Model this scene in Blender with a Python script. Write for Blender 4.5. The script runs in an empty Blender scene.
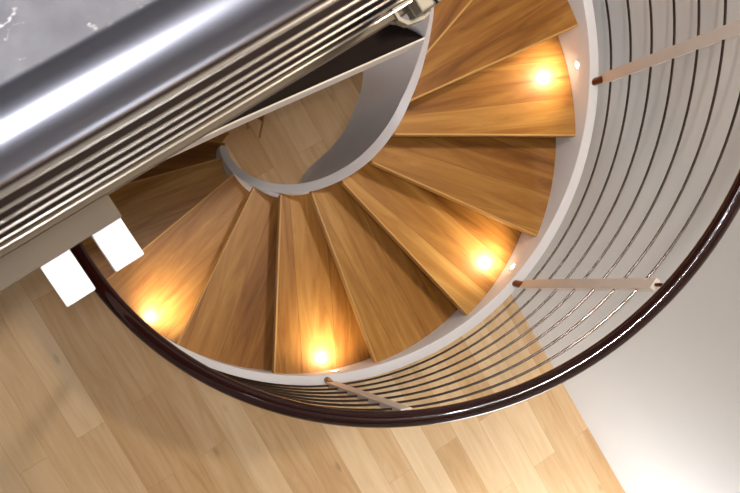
import bpy, bmesh, math, random
from mathutils import Vector, Matrix
C = bpy.context.scene.collection
random.seed(4)
R = math.radians

# ------------------------------------------------------------------ helpers
def tag(o, label=None, cat=None, group=None, kind=None):
    if label: o['label'] = label
    if cat: o['category'] = cat
    if group: o['group'] = group
    if kind: o['kind'] = kind
    return o

def thing(name, label, cat, loc=(0, 0, 0), rotz=0.0, group=None):
    o = bpy.data.objects.new(name, None); C.objects.link(o)
    o.empty_display_size = .1
    o.location = loc; o.rotation_euler = (0, 0, rotz)
    return tag(o, label, cat, group)

def obj(name, bm, mat, parent=None, smooth=False):
    bmesh.ops.recalc_face_normals(bm, faces=bm.faces)
    me = bpy.data.meshes.new(name); bm.to_mesh(me); bm.free()
    me.materials.append(mat)
    if smooth:
        for p in me.polygons: p.use_smooth = True
        try: me.set_sharp_from_angle(angle=R(35))
        except Exception: pass
    o = bpy.data.objects.new(name, me); C.objects.link(o)
    if parent: o.parent = parent
    return o

def prism(bm, pts, z0, z1, bevel=0.0):
    b = [bm.verts.new((x, y, z0)) for x, y in pts]
    t = [bm.verts.new((x, y, z1)) for x, y in pts]
    n = len(pts)
    fs = [bm.faces.new(b[::-1]), bm.faces.new(t)]
    for i in range(n):
        fs.append(bm.faces.new((b[i], b[(i+1) % n], t[(i+1) % n], t[i])))
    if bevel:
        bmesh.ops.recalc_face_normals(bm, faces=fs)
        es = list({e for f in fs for e in f.edges if e.calc_face_angle(0) > R(25)})
        bmesh.ops.bevel(bm, geom=es, offset=bevel, segments=2, affect='EDGES', profile=.6)
    return bm

def obox(bm, o, ax, ay, az, sx, sy, sz, bevel=0.0):
    """box centred at o with axes ax, ay, az and full sizes"""
    m = Matrix((ax, ay, az)).transposed().to_4x4(); m.translation = Vector(o)
    r = bmesh.ops.create_cube(bm, size=1.0, matrix=m @ Matrix.Diagonal((sx, sy, sz, 1)))
    if bevel:
        es = list({e for v in r['verts'] for e in v.link_edges})
        bmesh.ops.bevel(bm, geom=es, offset=bevel, segments=2, affect='EDGES', profile=.6)
    return bm

def tube(bm, pts, r, n=12, cap=True):
    pts = [Vector(p) for p in pts]
    rings = []
    up = Vector((0, 0, 1))
    for i, p in enumerate(pts):
        a = pts[max(i-1, 0)]; b = pts[min(i+1, len(pts)-1)]
        t = (b-a).normalized()
        u = up if abs(t.z) < .95 else Vector((1, 0, 0))
        s = t.cross(u).normalized(); w = s.cross(t).normalized()
        rings.append([bm.verts.new(p + r*(math.cos(2*math.pi*k/n)*s + math.sin(2*math.pi*k/n)*w)) for k in range(n)])
    for a, b in zip(rings, rings[1:]):
        for k in range(n):
            bm.faces.new((a[k], a[(k+1) % n], b[(k+1) % n], b[k]))
    if cap:
        bm.faces.new(rings[0][::-1]); bm.faces.new(rings[-1])
    return bm

# ---------------------------------------------------------------- materials
def newmat(name, col=(.8, .8, .8), rough=.5, metal=0.0, spec=.5, coat=0.0):
    m = bpy.data.materials.new(name); m.use_nodes = True
    b = m.node_tree.nodes['Principled BSDF']
    b.inputs['Base Color'].default_value = (*col, 1)
    b.inputs['Roughness'].default_value = rough
    b.inputs['Metallic'].default_value = metal
    b.inputs['Specular IOR Level'].default_value = spec
    b.inputs['Coat Weight'].default_value = coat
    b.inputs['Coat Roughness'].default_value = .12
    return m, m.node_tree, b

def ramp(nt, stops):
    n = nt.nodes.new('ShaderNodeValToRGB')
    e = n.color_ramp.elements
    while len(e) < len(stops): e.new(.5)
    for k, (p, c) in enumerate(stops):
        e[k].position = p; e[k].color = (*c, 1)
    return n

def paint(name, col, rough=.5, amp=.03, scale=6.0, coat=0.0):
    m, nt, b = newmat(name, col, rough, coat=coat)
    tc = nt.nodes.new('ShaderNodeTexCoord')
    no = nt.nodes.new('ShaderNodeTexNoise'); no.inputs['Scale'].default_value = scale
    no.inputs['Detail'].default_value = 4
    nt.links.new(tc.outputs['Object'], no.inputs['Vector'])
    lo = tuple(c*(1-amp) for c in col); hi = tuple(min(1, c*(1+amp)) for c in col)
    r = ramp(nt, [(.3, lo), (.7, hi)])
    nt.links.new(no.outputs['Fac'], r.inputs['Fac'])
    nt.links.new(r.outputs['Color'], b.inputs['Base Color'])
    bp = nt.nodes.new('ShaderNodeBump'); bp.inputs['Strength'].default_value = .04
    n2 = nt.nodes.new('ShaderNodeTexNoise'); n2.inputs['Scale'].default_value = 140
    nt.links.new(tc.outputs['Object'], n2.inputs['Vector'])
    nt.links.new(n2.outputs['Fac'], bp.inputs['Height'])
    nt.links.new(bp.outputs['Normal'], b.inputs['Normal'])
    return m

def wood(name, stops, rot=0.0, plank=.1, length=1.2, rough=.35, per_object=False, coat=.2,
         jitter=.6, grain=.35, gap=.002, knots=True, offs=(0, 0, 0), spec=.25):
    """planks run along local X (after rot)"""
    m, nt, b = newmat(name, stops[0][1], rough, coat=coat, spec=spec)
    L = nt.links.new
    tc = nt.nodes.new('ShaderNodeTexCoord')
    mp = nt.nodes.new('ShaderNodeMapping'); mp.inputs['Rotation'].default_value = (0, 0, rot)
    mp.inputs['Location'].default_value = offs
    L(tc.outputs['Object'], mp.inputs['Vector'])
    vec = mp.outputs['Vector']
    oi = nt.nodes.new('ShaderNodeObjectInfo')
    if per_object:
        sc = nt.nodes.new('ShaderNodeVectorMath'); sc.operation = 'SCALE'
        sc.inputs[0].default_value = (7.3, 3.37, 0)
        L(oi.outputs['Random'], sc.inputs['Scale'])
        ad = nt.nodes.new('ShaderNodeVectorMath'); ad.operation = 'ADD'
        L(vec, ad.inputs[0]); L(sc.outputs['Vector'], ad.inputs[1]); vec = ad.outputs['Vector']
    br = nt.nodes.new('ShaderNodeTexBrick')
    br.offset = .37; br.offset_frequency = 2
    br.inputs['Color1'].default_value = (0, 0, 0, 1); br.inputs['Color2'].default_value = (1, 1, 1, 1)
    br.inputs['Mortar'].default_value = (.5, .5, .5, 1)
    br.inputs['Scale'].default_value = 1.0
    br.inputs['Mortar Size'].default_value = gap
    br.inputs['Mortar Smooth'].default_value = .1
    br.inputs['Brick Width'].default_value = length
    br.inputs['Row Height'].default_value = plank
    L(vec, br.inputs['Vector'])
    # grain : noise stretched along the plank, shifted per plank
    st = nt.nodes.new('ShaderNodeVectorMath'); st.operation = 'MULTIPLY'
    st.inputs[1].default_value = (1.6, 16.0, 3.0)
    L(vec, st.inputs[0])
    sh = nt.nodes.new('ShaderNodeVectorMath'); sh.operation = 'MULTIPLY_ADD'
    L(br.outputs['Color'], sh.inputs[0]); sh.inputs[1].default_value = (31, 17, 5)
    L(st.outputs['Vector'], sh.inputs[2])
    gn = nt.nodes.new('ShaderNodeTexNoise'); gn.inputs['Scale'].default_value = 1.0
    gn.inputs['Detail'].default_value = 7; gn.inputs['Roughness'].default_value = .62
    gn.inputs['Distortion'].default_value = 1.1
    L(sh.outputs['Vector'], gn.inputs['Vector'])
    big = nt.nodes.new('ShaderNodeTexNoise'); big.inputs['Scale'].default_value = 4.5
    big.inputs['Detail'].default_value = 3
    L(sh.outputs['Vector'], big.inputs['Vector']); big.inputs['Scale'].default_value = .35
    # value = plank*jitter + grain
    m1 = nt.nodes.new('ShaderNodeMath'); m1.operation = 'MULTIPLY_ADD'
    L(br.outputs['Color'], m1.inputs[0]); m1.inputs[1].default_value = jitter
    m1.inputs[2].default_value = .5-jitter/2-grain*.5-.15
    m2 = nt.nodes.new('ShaderNodeMath'); m2.operation = 'MULTIPLY_ADD'
    L(gn.outputs['Fac'], m2.inputs[0]); m2.inputs[1].default_value = grain; L(m1.outputs[0], m2.inputs[2])
    m3 = nt.nodes.new('ShaderNodeMath'); m3.operation = 'MULTIPLY_ADD'
    L(big.outputs['Fac'], m3.inputs[0]); m3.inputs[1].default_value = .3; L(m2.outputs[0], m3.inputs[2])
    last = m3
    if per_object:
        m4 = nt.nodes.new('ShaderNodeMath'); m4.operation = 'MULTIPLY_ADD'
        L(oi.outputs['Random'], m4.inputs[0]); m4.inputs[1].default_value = .25; 
        m5 = nt.nodes.new('ShaderNodeMath'); m5.operation = 'SUBTRACT'
        L(m3.outputs[0], m5.inputs[0]); m5.inputs[1].default_value = .125
        L(m5.outputs[0], m4.inputs[2]); last = m4
    r = ramp(nt, stops)
    L(last.outputs[0], r.inputs['Fac'])
    col = r.outputs['Color']
    if knots:
        kn = nt.nodes.new('ShaderNodeTexVoronoi'); kn.inputs['Scale'].default_value = 1.0
        ks = nt.nodes.new('ShaderNodeVectorMath'); ks.operation = 'MULTIPLY'
        ks.inputs[1].default_value = (2.2, 5.5, 1)
        L(vec, ks.inputs[0]); L(ks.outputs['Vector'], kn.inputs['Vector'])
        kr = ramp(nt, [(.0, (.45, .45, .45)), (.11, (1, 1, 1))])
        L(kn.outputs['Distance'], kr.inputs['Fac'])
        mx = nt.nodes.new('ShaderNodeMix'); mx.data_type = 'RGBA'; mx.blend_type = 'MULTIPLY'
        mx.inputs[0].default_value = .6
        L(col, mx.inputs[6]); L(kr.outputs['Color'], mx.inputs[7]); col = mx.outputs[2]
    gp = nt.nodes.new('ShaderNodeMix'); gp.data_type = 'RGBA'; gp.blend_type = 'MULTIPLY'
    L(br.outputs['Fac'], gp.inputs[0]); L(col, gp.inputs[6]); gp.inputs[7].default_value = (.62, .55, .48, 1)
    L(gp.outputs[2], b.inputs['Base Color'])
    bp = nt.nodes.new('ShaderNodeBump'); bp.inputs['Strength'].default_value = .05
    L(gn.outputs['Fac'], bp.inputs['Height']); L(bp.outputs['Normal'], b.inputs['Normal'])
    return m

M = {}
M['floor'] = wood('maple_floor', [(.05, (.38, .175, .06)), (.35, (.66, .40, .19)), (.6, (.82, .57, .325)), (.95, (.93, .74, .51))],
                  rot=R(59.5), plank=.19, length=1.35, rough=.42, coat=0, jitter=.34, grain=.5, gap=.0008)
M['tread'] = wood('stair_wood', [(.1, (.11, .034, .004)), (.35, (.29, .117, .022)), (.58, (.42, .20, .045)), (.9, (.60, .34, .10))],
                  plank=.17, length=120.0, rough=.36, per_object=True, coat=.1, jitter=.34, grain=.95, gap=.0012, offs=(0, .085, 0))
M['lit_nosing'] = wood('lit_nosing_wood', [(.1, (.42, .21, .055)), (.9, (.72, .44, .16))], plank=.3, length=9, rough=.3, coat=.2, grain=.6, knots=False, jitter=.2)  # tread wood lightened to carry the flash highlight on the front edges
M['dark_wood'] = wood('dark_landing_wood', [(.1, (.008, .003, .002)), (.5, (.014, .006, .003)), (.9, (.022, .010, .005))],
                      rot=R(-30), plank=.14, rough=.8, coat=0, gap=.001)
M['wall'] = paint('wall_paint', (.76, .735, .71), .7, .012, 1.5)
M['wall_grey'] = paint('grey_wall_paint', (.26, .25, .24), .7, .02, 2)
M['ceiling'] = paint('ceiling_paint', (.6, .59, .57), .8, .02, 2)
M['stringer'] = paint('white_stringer_paint', (.82, .81, .85), .42, .02, 3)
M['post'] = paint('pale_post_paint', (.76, .67, .61), .5, .03, 6)
M['bracket'] = paint('beige_bracket_paint', (.20, .17, .12), .45, .05, 9)
M['trim'] = paint('white_trim_paint', (.78, .72, .66), .5, .02, 6)
M['plate'] = paint('taupe_steel_paint', (.078, .052, .026), .6, .05, 9)
M['white'] = paint('white_block_paint', (.86, .86, .9), .45, .01, 9)
M['stone'] = None
M['rail'], _, _b = newmat('dark_handrail', (.022, .005, .004), .10, 0.0, .5, coat=.5)
_b.inputs['Coat Roughness'].default_value = .03
M['rod'], _, _ = newmat('stainless_rod', (.15, .115, .10), .25, 1.0)
M['gallery_rod'], _, _ = newmat('satin_steel_rod', (.62, .56, .50), .3, 1.0)
M['bronze'], _, _ = newmat('dark_bronze', (.14, .07, .04), .16, 1.0)
M['steel'], nt, b = newmat('brushed_steel', (.25, .26, .32), .3, 1.0)
tc = nt.nodes.new('ShaderNodeTexCoord'); no = nt.nodes.new('ShaderNodeTexNoise'); no.inputs['Scale'].default_value = 9
nt.links.new(tc.outputs['Object'], no.inputs['Vector'])
mr = nt.nodes.new('ShaderNodeMapRange'); mr.inputs['To Min'].default_value = .27; mr.inputs['To Max'].default_value = .35
nt.links.new(no.outputs['Fac'], mr.inputs['Value']); nt.links.new(mr.outputs['Result'], b.inputs['Roughness'])
# grey stone for the gallery floor: mottled with pale specks
m, nt, b = newmat('grey_stone', (.2, .2, .22), .45)
tc = nt.nodes.new('ShaderNodeTexCoord')
n1 = nt.nodes.new('ShaderNodeTexNoise'); n1.inputs['Scale'].default_value = 12; n1.inputs['Detail'].default_value = 8
n2 = nt.nodes.new('ShaderNodeTexNoise'); n2.inputs['Scale'].default_value = 26; n2.inputs['Detail'].default_value = 5; n2.inputs['Distortion'].default_value = .8
for n in (n1, n2): nt.links.new(tc.outputs['Object'], n.inputs['Vector'])
r1 = ramp(nt, [(.3, (.075, .08, .105)), (.7, (.15, .155, .19))]); nt.links.new(n1.outputs['Fac'], r1.inputs['Fac'])
r2 = ramp(nt, [(.62, (0, 0, 0)), (.70, (1, 1, 1))]); nt.links.new(n2.outputs['Fac'], r2.inputs['Fac'])
mx = nt.nodes.new('ShaderNodeMix'); mx.data_type = 'RGBA'
nt.links.new(r2.outputs['Color'], mx.inputs[0]); nt.links.new(r1.outputs['Color'], mx.inputs[6]); mx.inputs[7].default_value = (.6, .6, .64, 1)
nt.links.new(mx.outputs[2], b.inputs['Base Color']); M['stone'] = m
def emis(name, col, s):
    m, nt, b = newmat(name, (0, 0, 0), .5)
    b.inputs['Emission Color'].default_value = (*col, 1); b.inputs['Emission Strength'].default_value = s
    return m
M['lens'] = emis('warm_lamp_lens', (1, .86, .66), 14)
M['ceil_lens'] = emis('ceiling_lamp_lens', (1, .97, .93), 6)
M['glass'] = newmat('window_glass', (.9, .95, 1), .02)[0]
M['glass'].node_tree.nodes['Principled BSDF'].inputs['Transmission Weight'].default_value = 1

# ------------------------------------------------------- frame of the place
CX, CY = 1.0744, .6925           # axis of the spiral stair
RISE = .18; DT = math.degrees(.41138); TH0 = 22.61; ZA = -3.663
FLOOR = ZA - 14*RISE             # -6.183
LAND = ZA + 3*RISE               # landing where the stair arrives
def line_z(th): return ZA - (TH0-th)/DT*RISE
def P(r, th, z=None): 
    a = R(th); p = (CX+r*math.cos(a), CY+r*math.sin(a))
    return p if z is None else (*p, z)
E1 = Vector((math.cos(R(32)), math.sin(R(32)), 0)); E2 = Vector((-E1.y, E1.x, 0)); EZ = Vector((0, 0, 1))
def ST(s, t, z=None):
    v = E1*s+E2*t
    return (v.x, v.y) if z is None else (v.x, v.y, z)
S0, S1, T0, T1 = -3.0, 2.515, -4.2, 3.4
ZC = .95

# ------------------------------------------------------------- room shell
def slab(name, s0, s1, t0, t1, z0, z1, mat):
    bm = bmesh.new(); prism(bm, [ST(s0, t0), ST(s1, t0), ST(s1, t1), ST(s0, t1)], z0, z1)
    return tag(obj(name, bm, mat), kind='structure')
slab('floor', S0-.15, S1+.15, T0-.15, T1+.15, FLOOR-.15, FLOOR, M['floor'])
slab('ceiling', S0-.15, S1+.15, T0-.15, T1+.15, ZC, ZC+.15, M['ceiling'])
slab('wall_right', S1, S1+.15, T0-.15, T1+.15, FLOOR, ZC, M['wall'])
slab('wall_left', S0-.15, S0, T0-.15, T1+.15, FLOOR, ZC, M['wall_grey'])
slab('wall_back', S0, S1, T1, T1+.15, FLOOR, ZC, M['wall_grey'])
# front wall with a window opening
W0, W1, WZ0, WZ1 = .3, 2.3, FLOOR+.25, FLOOR+1.25
bm = bmesh.new()
for s0, s1, z0, z1 in ((S0, W0, FLOOR, ZC), (W1, S1, FLOOR, ZC), (W0, W1, FLOOR, WZ0), (W0, W1, WZ1, ZC)):
    prism(bm, [ST(s0, T0-.15), ST(s1, T0-.15), ST(s1, T0), ST(s0, T0)], z0, z1)
tag(obj('wall_front', bm, M['wall']), kind='structure')
win = bpy.data.objects.new('window_1', None); C.objects.link(win); tag(win, kind='structure')
bm = bmesh.new()
for s0, s1, z0, z1 in ((W0, W0+.06, WZ0, WZ1), (W1-.06, W1, WZ0, WZ1), (W0, W1, WZ0, WZ0+.06), (W0, W1, WZ1-.06, WZ1), ((W0+W1)/2-.03, (W0+W1)/2+.03, WZ0, WZ1)):
    prism(bm, [ST(s0, T0-.11), ST(s1, T0-.11), ST(s1, T0-.05), ST(s0, T0-.05)], z0, z1)
obj('window_frame', bm, M['trim'], win)
bm = bmesh.new(); prism(bm, [ST(W0+.03, T0-.085), ST(W1-.03, T0-.085), ST(W1-.03, T0-.075), ST(W0+.03, T0-.075)], WZ0+.03, WZ1-.03)
obj('window_pane', bm, M['glass'], win)

# ----------------------------------------------- landing the stair rises to
edge = [(-1.75, -1.11), (.126, .296), (.196, .352), (.276, .404), (.346, .440), (.416, .475), (.544, .542), (.975, .755), (1.19, .862)]
arc = [P(.203, a) for a in (56, 65, 75, 85, 93)]
bm = bmesh.new()
pts = edge + arc + [P(1.16, 93)] + [ST(1.28, T1-.005), ST(S0+.005, T1-.005), ST(S0+.005, -.1)]
prism(bm, pts, LAND-.2, LAND)
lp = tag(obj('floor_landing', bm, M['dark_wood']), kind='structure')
# white painted fascia on the well edge of the landing
bm = bmesh.new()
full = edge
off = .006
outer = []
for i, p in enumerate(full):
    a = Vector(full[max(i-1, 0)]); b = Vector(full[min(i+1, len(full)-1)])
    d = (b-a).normalized(); n = Vector((d.y, -d.x))
    outer.append((p[0]+n.x*off, p[1]+n.y*off))
for i in range(len(full)-1):
    prism(bm, [full[i], full[i+1], outer[i+1], outer[i]], LAND-.2, LAND+.003)
bmesh.ops.remove_doubles(bm, verts=bm.verts, dist=1e-5)
tag(obj('trim_1', bm, M['trim']), kind='structure')

# ------------------------------------------------------------ the staircase
st = thing('spiral_staircase', 'winding spiral staircase of golden wood wedge treads between white curved stringers', 'staircase', (CX, CY, FLOOR))
def loc(x, y, z): return (x-CX, y-CY, z-FLOOR)

# a tread in its own frame: local +X along its front edge direction
OFF = -.047
RO = 1.118
def tread_outline(RI):
    # angles measured from the front-edge outer corner (0 deg), body extends CCW
    fo = Vector((RO, 0)); fi = Vector((.3, OFF))
    d = (fi-fo).normalized()
    # front inner end
    inner_front = fo + d*(RO-RI+.012)
    pts = [fo]
    # the back edge runs 45 mm under the next tread's front edge
    rot = Matrix.Rotation(R(DT), 2)
    nb = rot @ Vector((-d.y, d.x)); nb = nb * (-.045 if nb.dot(rot @ Vector((0, 1))) < 0 else .045)
    bi = rot @ inner_front + nb; bo = rot @ fo + nb
    a1 = math.degrees(math.atan2(bo.y, bo.x))
    for k in range(1, 9): pts.append(Vector((RO*math.cos(R(a1*k/8)), RO*math.sin(R(a1*k/8)))))
    pts.append(bi)
    n = 5
    a0 = math.atan2(inner_front.y, inner_front.x); ab = math.atan2(bi.y, bi.x)
    for k in range(n-1, 0, -1):
        a = a0+(ab-a0)*k/n; pts.append(Vector((RI*math.cos(a), RI*math.sin(a))))
    pts.append(inner_front)
    return [(p.x, p.y) for p in pts]
bm = bmesh.new(); ang = R(DT*.42)
out = tread_outline(.245)
# local frame rotated so that X runs along the middle of the tread
ca, sa = math.cos(-ang), math.sin(-ang)
prism(bm, [(x*ca-y*sa, x*sa+y*ca) for x, y in out], -.045, 0, bevel=.005)
tread0 = obj('tread', bm, M['tread'], st)
bm = bmesh.new()
prism(bm, [(x*ca-y*sa, x*sa+y*ca) for x, y in tread_outline(.38)], -.045, 0, bevel=.005)
short0 = obj('tread', bm, M['tread'], st)
# front-edge strip in a paler wood colour, standing in for flash highlights
fo_ = Vector((RO-.004, 0)); fi_ = Vector((.3, OFF)); d_ = (fi_-fo_).normalized(); n_ = Vector((d_.y, -d_.x))
if n_.y < 0: n_ = -n_
fe_ = fo_+d_*(RO-.262)
bm = bmesh.new()
prism(bm, [((p.x)*ca-(p.y)*sa, (p.x)*sa+(p.y)*ca) for p in (fo_-n_*.004, fo_+n_*.005, fe_+n_*.005, fe_-n_*.004)], -.046, .0012, bevel=.003)
nose0 = obj('lit_nosing', bm, M['lit_nosing'])
treads = {}
for k in range(-2, 14):
    o = tread0 if k == -2 else short0 if k == 11 else short0.copy() if k > 11 else tread0.copy()
    if k not in (-2, 11): C.objects.link(o); o.parent = st
    o.location = (0, 0, ZA-RISE*k-FLOOR)
    o.rotation_euler = (0, 0, R(TH0-DT*k)+ang)
    nz = nose0 if k == -2 else nose0.copy()
    if k != -2: C.objects.link(nz)
    nz.parent = o
    treads[k] = o

def helix_band(name, r0f, r1f, th_a, th_b, top, bot, mat, step=3.0, bevel=.004, endround=None):
    bm = bmesh.new(); n = int(abs(th_a-th_b)/step)+1; secs = []
    for i in range(n+1):
        th = th_a+(th_b-th_a)*i/n
        zt, zb = top(th), bot(th)
        r0 = r0f(th) if callable(r0f) else r0f; r1 = r1f(th) if callable(r1f) else r1f
        b_ = bevel
        prof = [(r0, zb), (r1, zb), (r1, zt-b_), (r1-b_*.3, zt-b_*.3), (r1-b_, zt), (r0+b_, zt), (r0+b_*.3, zt-b_*.3), (r0, zt-b_)]
        secs.append([bm.verts.new(loc(*P(r, th, z))) for r, z in prof])
    m = len(secs[0])
    for a, b in zip(secs, secs[1:]):
        for k in range(m): bm.faces.new((a[k], a[(k+1) % m], b[(k+1) % m], b[k]))
    bm.faces.new(secs[0][::-1]); bm.faces.new(secs[-1])
    return obj(name, bm, mat, st, smooth=True)
def lerp_table(t):
    def f(x):
        if x >= t[0][0]: return t[0][1]
        for (a, va), (b, vb) in zip(t, t[1:]):
            if x >= b:
                u = (a-x)/(a-b)
                return va+(vb-va)*u
        return t[-1][1]
    return f
helix_band('outer_stringer', 1.112, 1.158, 93, -284, lambda t: line_z(t)+.07, lambda t: max(FLOOR, line_z(t)-.26), M['stringer'])
in_top = lerp_table([(93, .42), (64, .33), (36, .215), (12, .135), (-15, .105), (-30, .10), (-80, .10), (-130, .10), (-192, .10)])
in_bot = lerp_table([(93, -.36), (60, -.42), (46, -.47), (29, -.57), (12, -.68), (-2, -.84), (-14, -1.15), (-28, -1.15), (-75, -.45), (-192, -.3)])
r_in = lerp_table([(93, .205), (-60, .205), (-110, .215), (-197, .235)])
def nose(t):                      # half-round lower end of the inner stringer
    u = max(0.0, min(1.0, (-189-t)/6.2)); return .0215*(1-math.sqrt(max(0, 1-u*u)))
helix_band('inner_stringer', lambda t: r_in(t)+nose(t), lambda t: r_in(t)+.044-nose(t), 93, -195, lambda t: line_z(t)+in_top(t), lambda t: max(FLOOR, line_z(t)+in_bot(t)), M['stringer'], bevel=.0005, step=1.2)

# ------------------------------------------------------------- balustrade
rl = thing('stair_railing', 'curving stair railing of thin steel rods with dark glossy handrail and pale square posts', 'railing', (CX, CY, FLOOR))
RR = 1.152
def helix_pts(r, a, b, dz, step=2.5):
    n = int(abs(a-b)/step); return [loc(*P(r, a+(b-a)*i/n, line_z(a+(b-a)*i/n)+dz)) for i in range(n+1)]
for q in range(7):
    bm = bmesh.new(); tube(bm, helix_pts(RR, 78, -262, (.18+.15*q)*.985), .0052, 8); obj('rod', bm, M['rod'], rl, True)
bm = bmesh.new(); tube(bm, helix_pts(1.164, 78, -266, 1.240, 2.0), .030, 18); obj('handrail', bm, M['rail'], rl, True)
for th in (57.0, 9.8, -36.7, -84.0, -131.0, -178.0, -225):
    z = line_z(th); x, y = P(RR, th)
    rad = Vector((math.cos(R(th)), math.sin(R(th)), 0)); tan = Vector((-rad.y, rad.x, 0))
    bm = bmesh.new()
    obox(bm, loc(x, y, z+.125+.515), tan, rad, EZ, .046, .024, 1.03, .003)
    p = obj('post', bm, M['post'], rl)
    bm = bmesh.new()
    xi, yi = P(1.134, th)
    tube(bm, [loc(xi, yi, z+.045), loc((xi+x)/2, (yi+y)/2, z+.083), loc(x, y, z+.128)], .0165, 16)
    obj('post_foot', bm, M['bronze'], rl, True).parent = p
    bm = bmesh.new()
    xo, yo = P(1.168, th)
    tube(bm, [loc(x, y, z+1.15), loc(x, y, z+1.18), loc(xo, yo, z+1.25)], .007, 10)
    obj('rail_pin', bm, M['bronze'], rl, True).parent = p

# ------------------------------------------------------------- step lights
spots = [(61.5, -2+0, 'highest step light, in the outer stringer near the top of the stair'),
         (14.5, 1, 'topmost glowing round step light, set in the white stringer below the wide top treads'),
         (-32.9, 3, 'glowing round step light beside the foot of the middle railing post'),
         (-81.0, 5, 'glowing round step light by the lowest post, at the end of a narrow lit tread'),
         (-127.0, 7, 'step light hidden behind dark handrail, lighting the leftmost bright tread'),]
for i, (th, k, lab) in enumerate(spots[1:]):
    zt = ZA-RISE*k; z = zt+.085
    x, y = P(1.112, th)
    t = thing('step_light', lab, 'step light', (x, y, z), R(th), 'round step lights set in the outer stringer')
    bm = bmesh.new()
    # bezel ring facing inwards (local -X)
    n = 24; rings = []
    for xo, r in ((0, .019), (-.003, .0185), (-.003, .0155), (-.0005, .0150)):
        rings.append([bm.verts.new((xo, r*math.cos(2*math.pi*j/n), r*math.sin(2*math.pi*j/n))) for j in range(n)])
    for a, b in zip(rings, rings[1:]):
        for j in range(n): bm.faces.new((a[j], a[(j+1) % n], b[(j+1) % n], b[j]))
    obj('bezel', bm, M['trim'], t, True)
    bm = bmesh.new(); tube(bm, [(-.0004, 0, 0), (-.0016, 0, 0), (-.0024, 0, 0)], .0150, 24); obj('lens', bm, M['lens'], t)
    ld = bpy.data.lights.new('step_lamp', 'SPOT'); ld.energy = 8.0; ld.color = (1, .84, .60)
    ld.spot_size = R(134); ld.spot_blend = 1.0; ld.shadow_soft_size = .03
    lo = bpy.data.objects.new('step_lamp', ld); C.objects.link(lo)
    a = R(th); d = Vector((-math.cos(a), -math.sin(a), -1.25))
    lo.location = Vector((x, y, z+.07)) + Vector((-math.cos(a), -math.sin(a), 0))*.045
    lo.rotation_euler = d.to_track_quat('-Z', 'Y').to_euler()

# ------------------------------------------------- gallery beside the camera
GA = R(33.5); GD = Vector((math.cos(GA), math.sin(GA), 0)); GN = Vector((-GD.y, GD.x, 0)); GO = Vector((.068, .160, 0))
GZ = -1.68
def G(u, v, z=None):            # u along the edge, v away from the well
    w = GO+GD*u+GN*v
    return (w.x, w.y) if z is None else (w.x, w.y, z)
UE = .70                        # where the gallery edge ends on the right
bm = bmesh.new()
prism(bm, [G(-2.6, .18), G(UE, .18), G(UE, 2.9), G(-2.6, 2.9)], GZ-.06, GZ)
tag(obj('floor_gallery', bm, M['stone']), kind='structure')
bm = bmesh.new(); prism(bm, [G(-2.6, .012), G(UE, .012), G(UE, .18), G(-2.6, .18)], GZ-.06, GZ-.004)
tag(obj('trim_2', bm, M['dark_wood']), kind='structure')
bm = bmesh.new(); prism(bm, [G(-2.6, -.006), G(UE, -.006), G(UE, .012), G(-2.6, .012)], GZ-.06, GZ, .001)
tag(obj('trim_3', bm, M['plate']), kind='structure')

gr = thing('gallery_railing', 'thick brushed steel handrail with a row of thin horizontal rods, blurred close to camera', 'railing', (*G(0, 0), GZ), GA)
def gp(u, v, z): return (u, v, z-GZ)
bm = bmesh.new(); tube(bm, [gp(-2.4, .0, -.625), gp(-1, 0, -.625), gp(.612, 0, -.625)], .0255, 32); obj('handrail', bm, M['steel'], gr, True)
bm = bmesh.new(); tube(bm, [gp(-2.4, 0, -.795), gp(0, 0, -.795), gp(.612, 0, -.795)], .003, 10); obj('rod', bm, M['gallery_rod'], gr, True)  # thin pale tube in place of the beige band along the handrail's underside
for z, r in ((-.915, .0028), (-1.05, .0018), (-1.17, .0018), (-1.29, .0018), (-1.43, .0018), (-1.58, .0018)):
    bm = bmesh.new(); tube(bm, [gp(-2.4, 0, z), gp(0, 0, z), gp(.612, 0, z)], r, 10); obj('rod', bm, M['gallery_rod'], gr, True)
for u in (-1.3, -2.35, .56):
    bm = bmesh.new(); obox(bm, gp(u, .022, (-.62+GZ)/2), Vector((1, 0, 0)), Vector((0, 1, 0)), EZ, .014, .03, -.62-GZ, .002); obj('post', bm, M['steel'], gr)

# taupe cover plate stepping out over the well
bm = bmesh.new(); prism(bm, [G(-2.5, -.052), G(0, -.052), G(0, -.007), G(-2.5, -.007)], GZ-.012, GZ+.004, .001)
o = obj('cover_plate', bm, M['plate']); tag(o, 'long flat taupe steel cover plate ending in a square corner above the stair', 'plate')
# two white bracket blocks sticking out beneath the plate
def wp(p): 
    w = Vector((p[0], p[1], 0))-GO; return (w.dot(GD), w.dot(GN))
for lab, q in (('left one of two white painted bracket blocks under the taupe plate, handrail on its right', [(-.031, .027), (.017, .058), (.055, -.007), (.010, -.035)]),
               ('right one of two white painted bracket blocks, at the square corner of the taupe plate', [(.049, .082), (.092, .117), (.135, .057), (.091, .022)])):
    a = [wp(p) for p in q]
    u0 = (a[0][0]+a[3][0])/2; u1 = (a[1][0]+a[2][0])/2; v0 = (a[2][1]+a[3][1])/2
    bm = bmesh.new(); prism(bm, [G(u0, v0), G(u1, v0), G(u1, -.008), G(u0, -.008)], GZ-.048, GZ-.0135, .003)
    o = obj('bracket_block', bm, M['white']); tag(o, lab, 'bracket', 'white bracket blocks under the plate')

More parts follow.
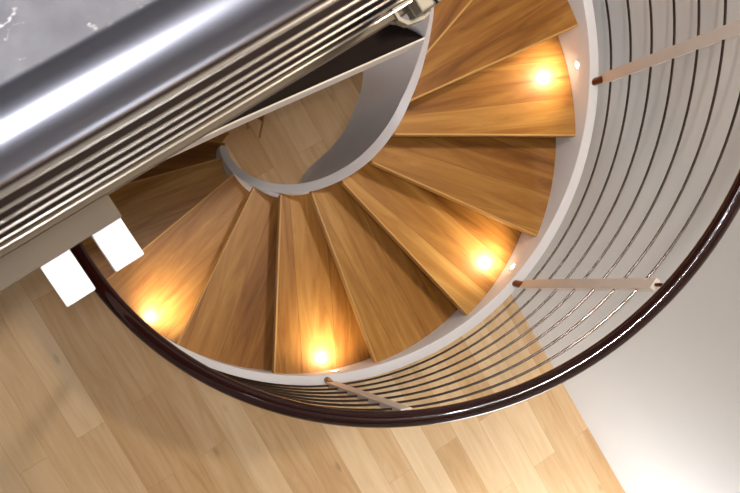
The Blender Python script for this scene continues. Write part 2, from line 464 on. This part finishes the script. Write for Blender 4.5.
# bracket at the far end of the gallery edge
br = thing('rail_bracket', 'beige painted end bracket with a chamfered clamp, at the top beside the dark landing', 'bracket', (*G(.668, -.004), GZ), GA)
bm = bmesh.new(); obox(bm, (.008, -.004, .012), Vector((1, 0, 0)), Vector((0, 1, 0)), EZ, .052, .030, .05, .003); obj('bracket_body', bm, M['bracket'], br)
bm = bmesh.new(); obox(bm, (.016, -.004, .040), Vector((1, 0, 0)), Vector((0, 1, 0)), EZ, .003, .031, .008); obj('seam', bm, M['dark_wood'], br)
bm = bmesh.new()
oc = [(-.052, .016), (-.052, -.008), (-.040, -.024), (-.006, -.030), (.012, -.026), (.012, .016)]
ic = [(-.045, .012), (-.045, -.005), (-.036, -.017), (-.022, -.020), (-.020, -.010), (-.020, .012)]
n = len(oc)
for z0, z1 in ((-.02, .004),):
    vo = [[bm.verts.new((x, y, z)) for x, y in oc] for z in (z0, z1)]; vi = [[bm.verts.new((x, y, z)) for x, y in ic] for z in (z0, z1)]
    for i in range(n):
        j = (i+1) % n
        bm.faces.new((vo[0][i], vo[0][j], vo[1][j], vo[1][i])); bm.faces.new((vi[0][i], vi[0][j], vi[1][j], vi[1][i]))
        bm.faces.new((vo[1][i], vo[1][j], vi[1][j], vi[1][i])); bm.faces.new((vo[0][i], vo[0][j], vi[0][j], vi[0][i]))
obj('clamp', bm, M['bracket'], br)

# ---------------------------------------------------------------- lighting
def area(name, loc_, target, sx, sy, power, col=(1, 1, 1)):
    ld = bpy.data.lights.new(name, 'AREA'); ld.shape = 'RECTANGLE'; ld.size = sx; ld.size_y = sy; ld.energy = power; ld.color = col
    o = bpy.data.objects.new(name, ld); C.objects.link(o); o.location = loc_
    d = Vector(target)-Vector(loc_); o.rotation_euler = d.to_track_quat('-Z', 'Z').to_euler()
    return o
area('window_daylight', ST(1.3, T0+.03, (WZ0+WZ1)/2), ST(1.5, 0, FLOOR), 1.9, .9, 66, (.82, .91, 1))
area('ceiling_lamp', (-.06, .05, ZC-.03), (-.06, .05, -5), .13, .13, 46, (1, .96, .92))
area('ceiling_lamp_stair', (1.4, 1.45, ZC-.03), (1.4, 1.45, -5), .3, .3, 92, (1, .87, .71))
area('ceiling_lamp_gallery', ST(-1.6, 1.5, ZC-.03), ST(-1.6, 1.5, -5), .9, .9, 30, (.9, .94, 1))
fl = bpy.data.lights.new('camera_flash', 'POINT'); fl.energy = 30; fl.shadow_soft_size = .015; fl.color = (.96, .97, 1)
fo = bpy.data.objects.new('camera_flash', fl); C.objects.link(fo); fo.location = (-.012, .049, .01)
w = bpy.data.worlds.new('world'); bpy.context.scene.world = w; w.use_nodes = True
sk = w.node_tree.nodes.new('ShaderNodeTexSky'); sk.sky_type = 'HOSEK_WILKIE'
w.node_tree.links.new(sk.outputs[0], w.node_tree.nodes['Background'].inputs['Color'])
w.node_tree.nodes['Background'].inputs['Strength'].default_value = .15

# ------------------------------------------------------------------ camera
F = 971.5
d = Vector((61-370, -(286-246.5), -F)).normalized()
Z = -d; X = (Vector((1, 0, 0))-Z*Z.x).normalized(); Y = Z.cross(X)
rot = Matrix((X, Y, Z))          # columns are camera axes in world space
cam = bpy.data.cameras.new('camera'); co = bpy.data.objects.new('camera', cam); C.objects.link(co)
co.rotation_euler = rot.to_euler(); co.location = (0, 0, 0)
cam.sensor_width = 36; cam.lens = F/740*36; cam.clip_start = .02
cam.dof.use_dof = True; cam.dof.focus_distance = 4.3; cam.dof.aperture_fstop = 13
sc = bpy.context.scene; sc.camera = co
sc.view_settings.view_transform = 'Standard'; sc.view_settings.look = 'None'
sc.view_settings.gamma = 1; sc.view_settings.use_curve_mapping = False; sc.view_settings.exposure = 0.18
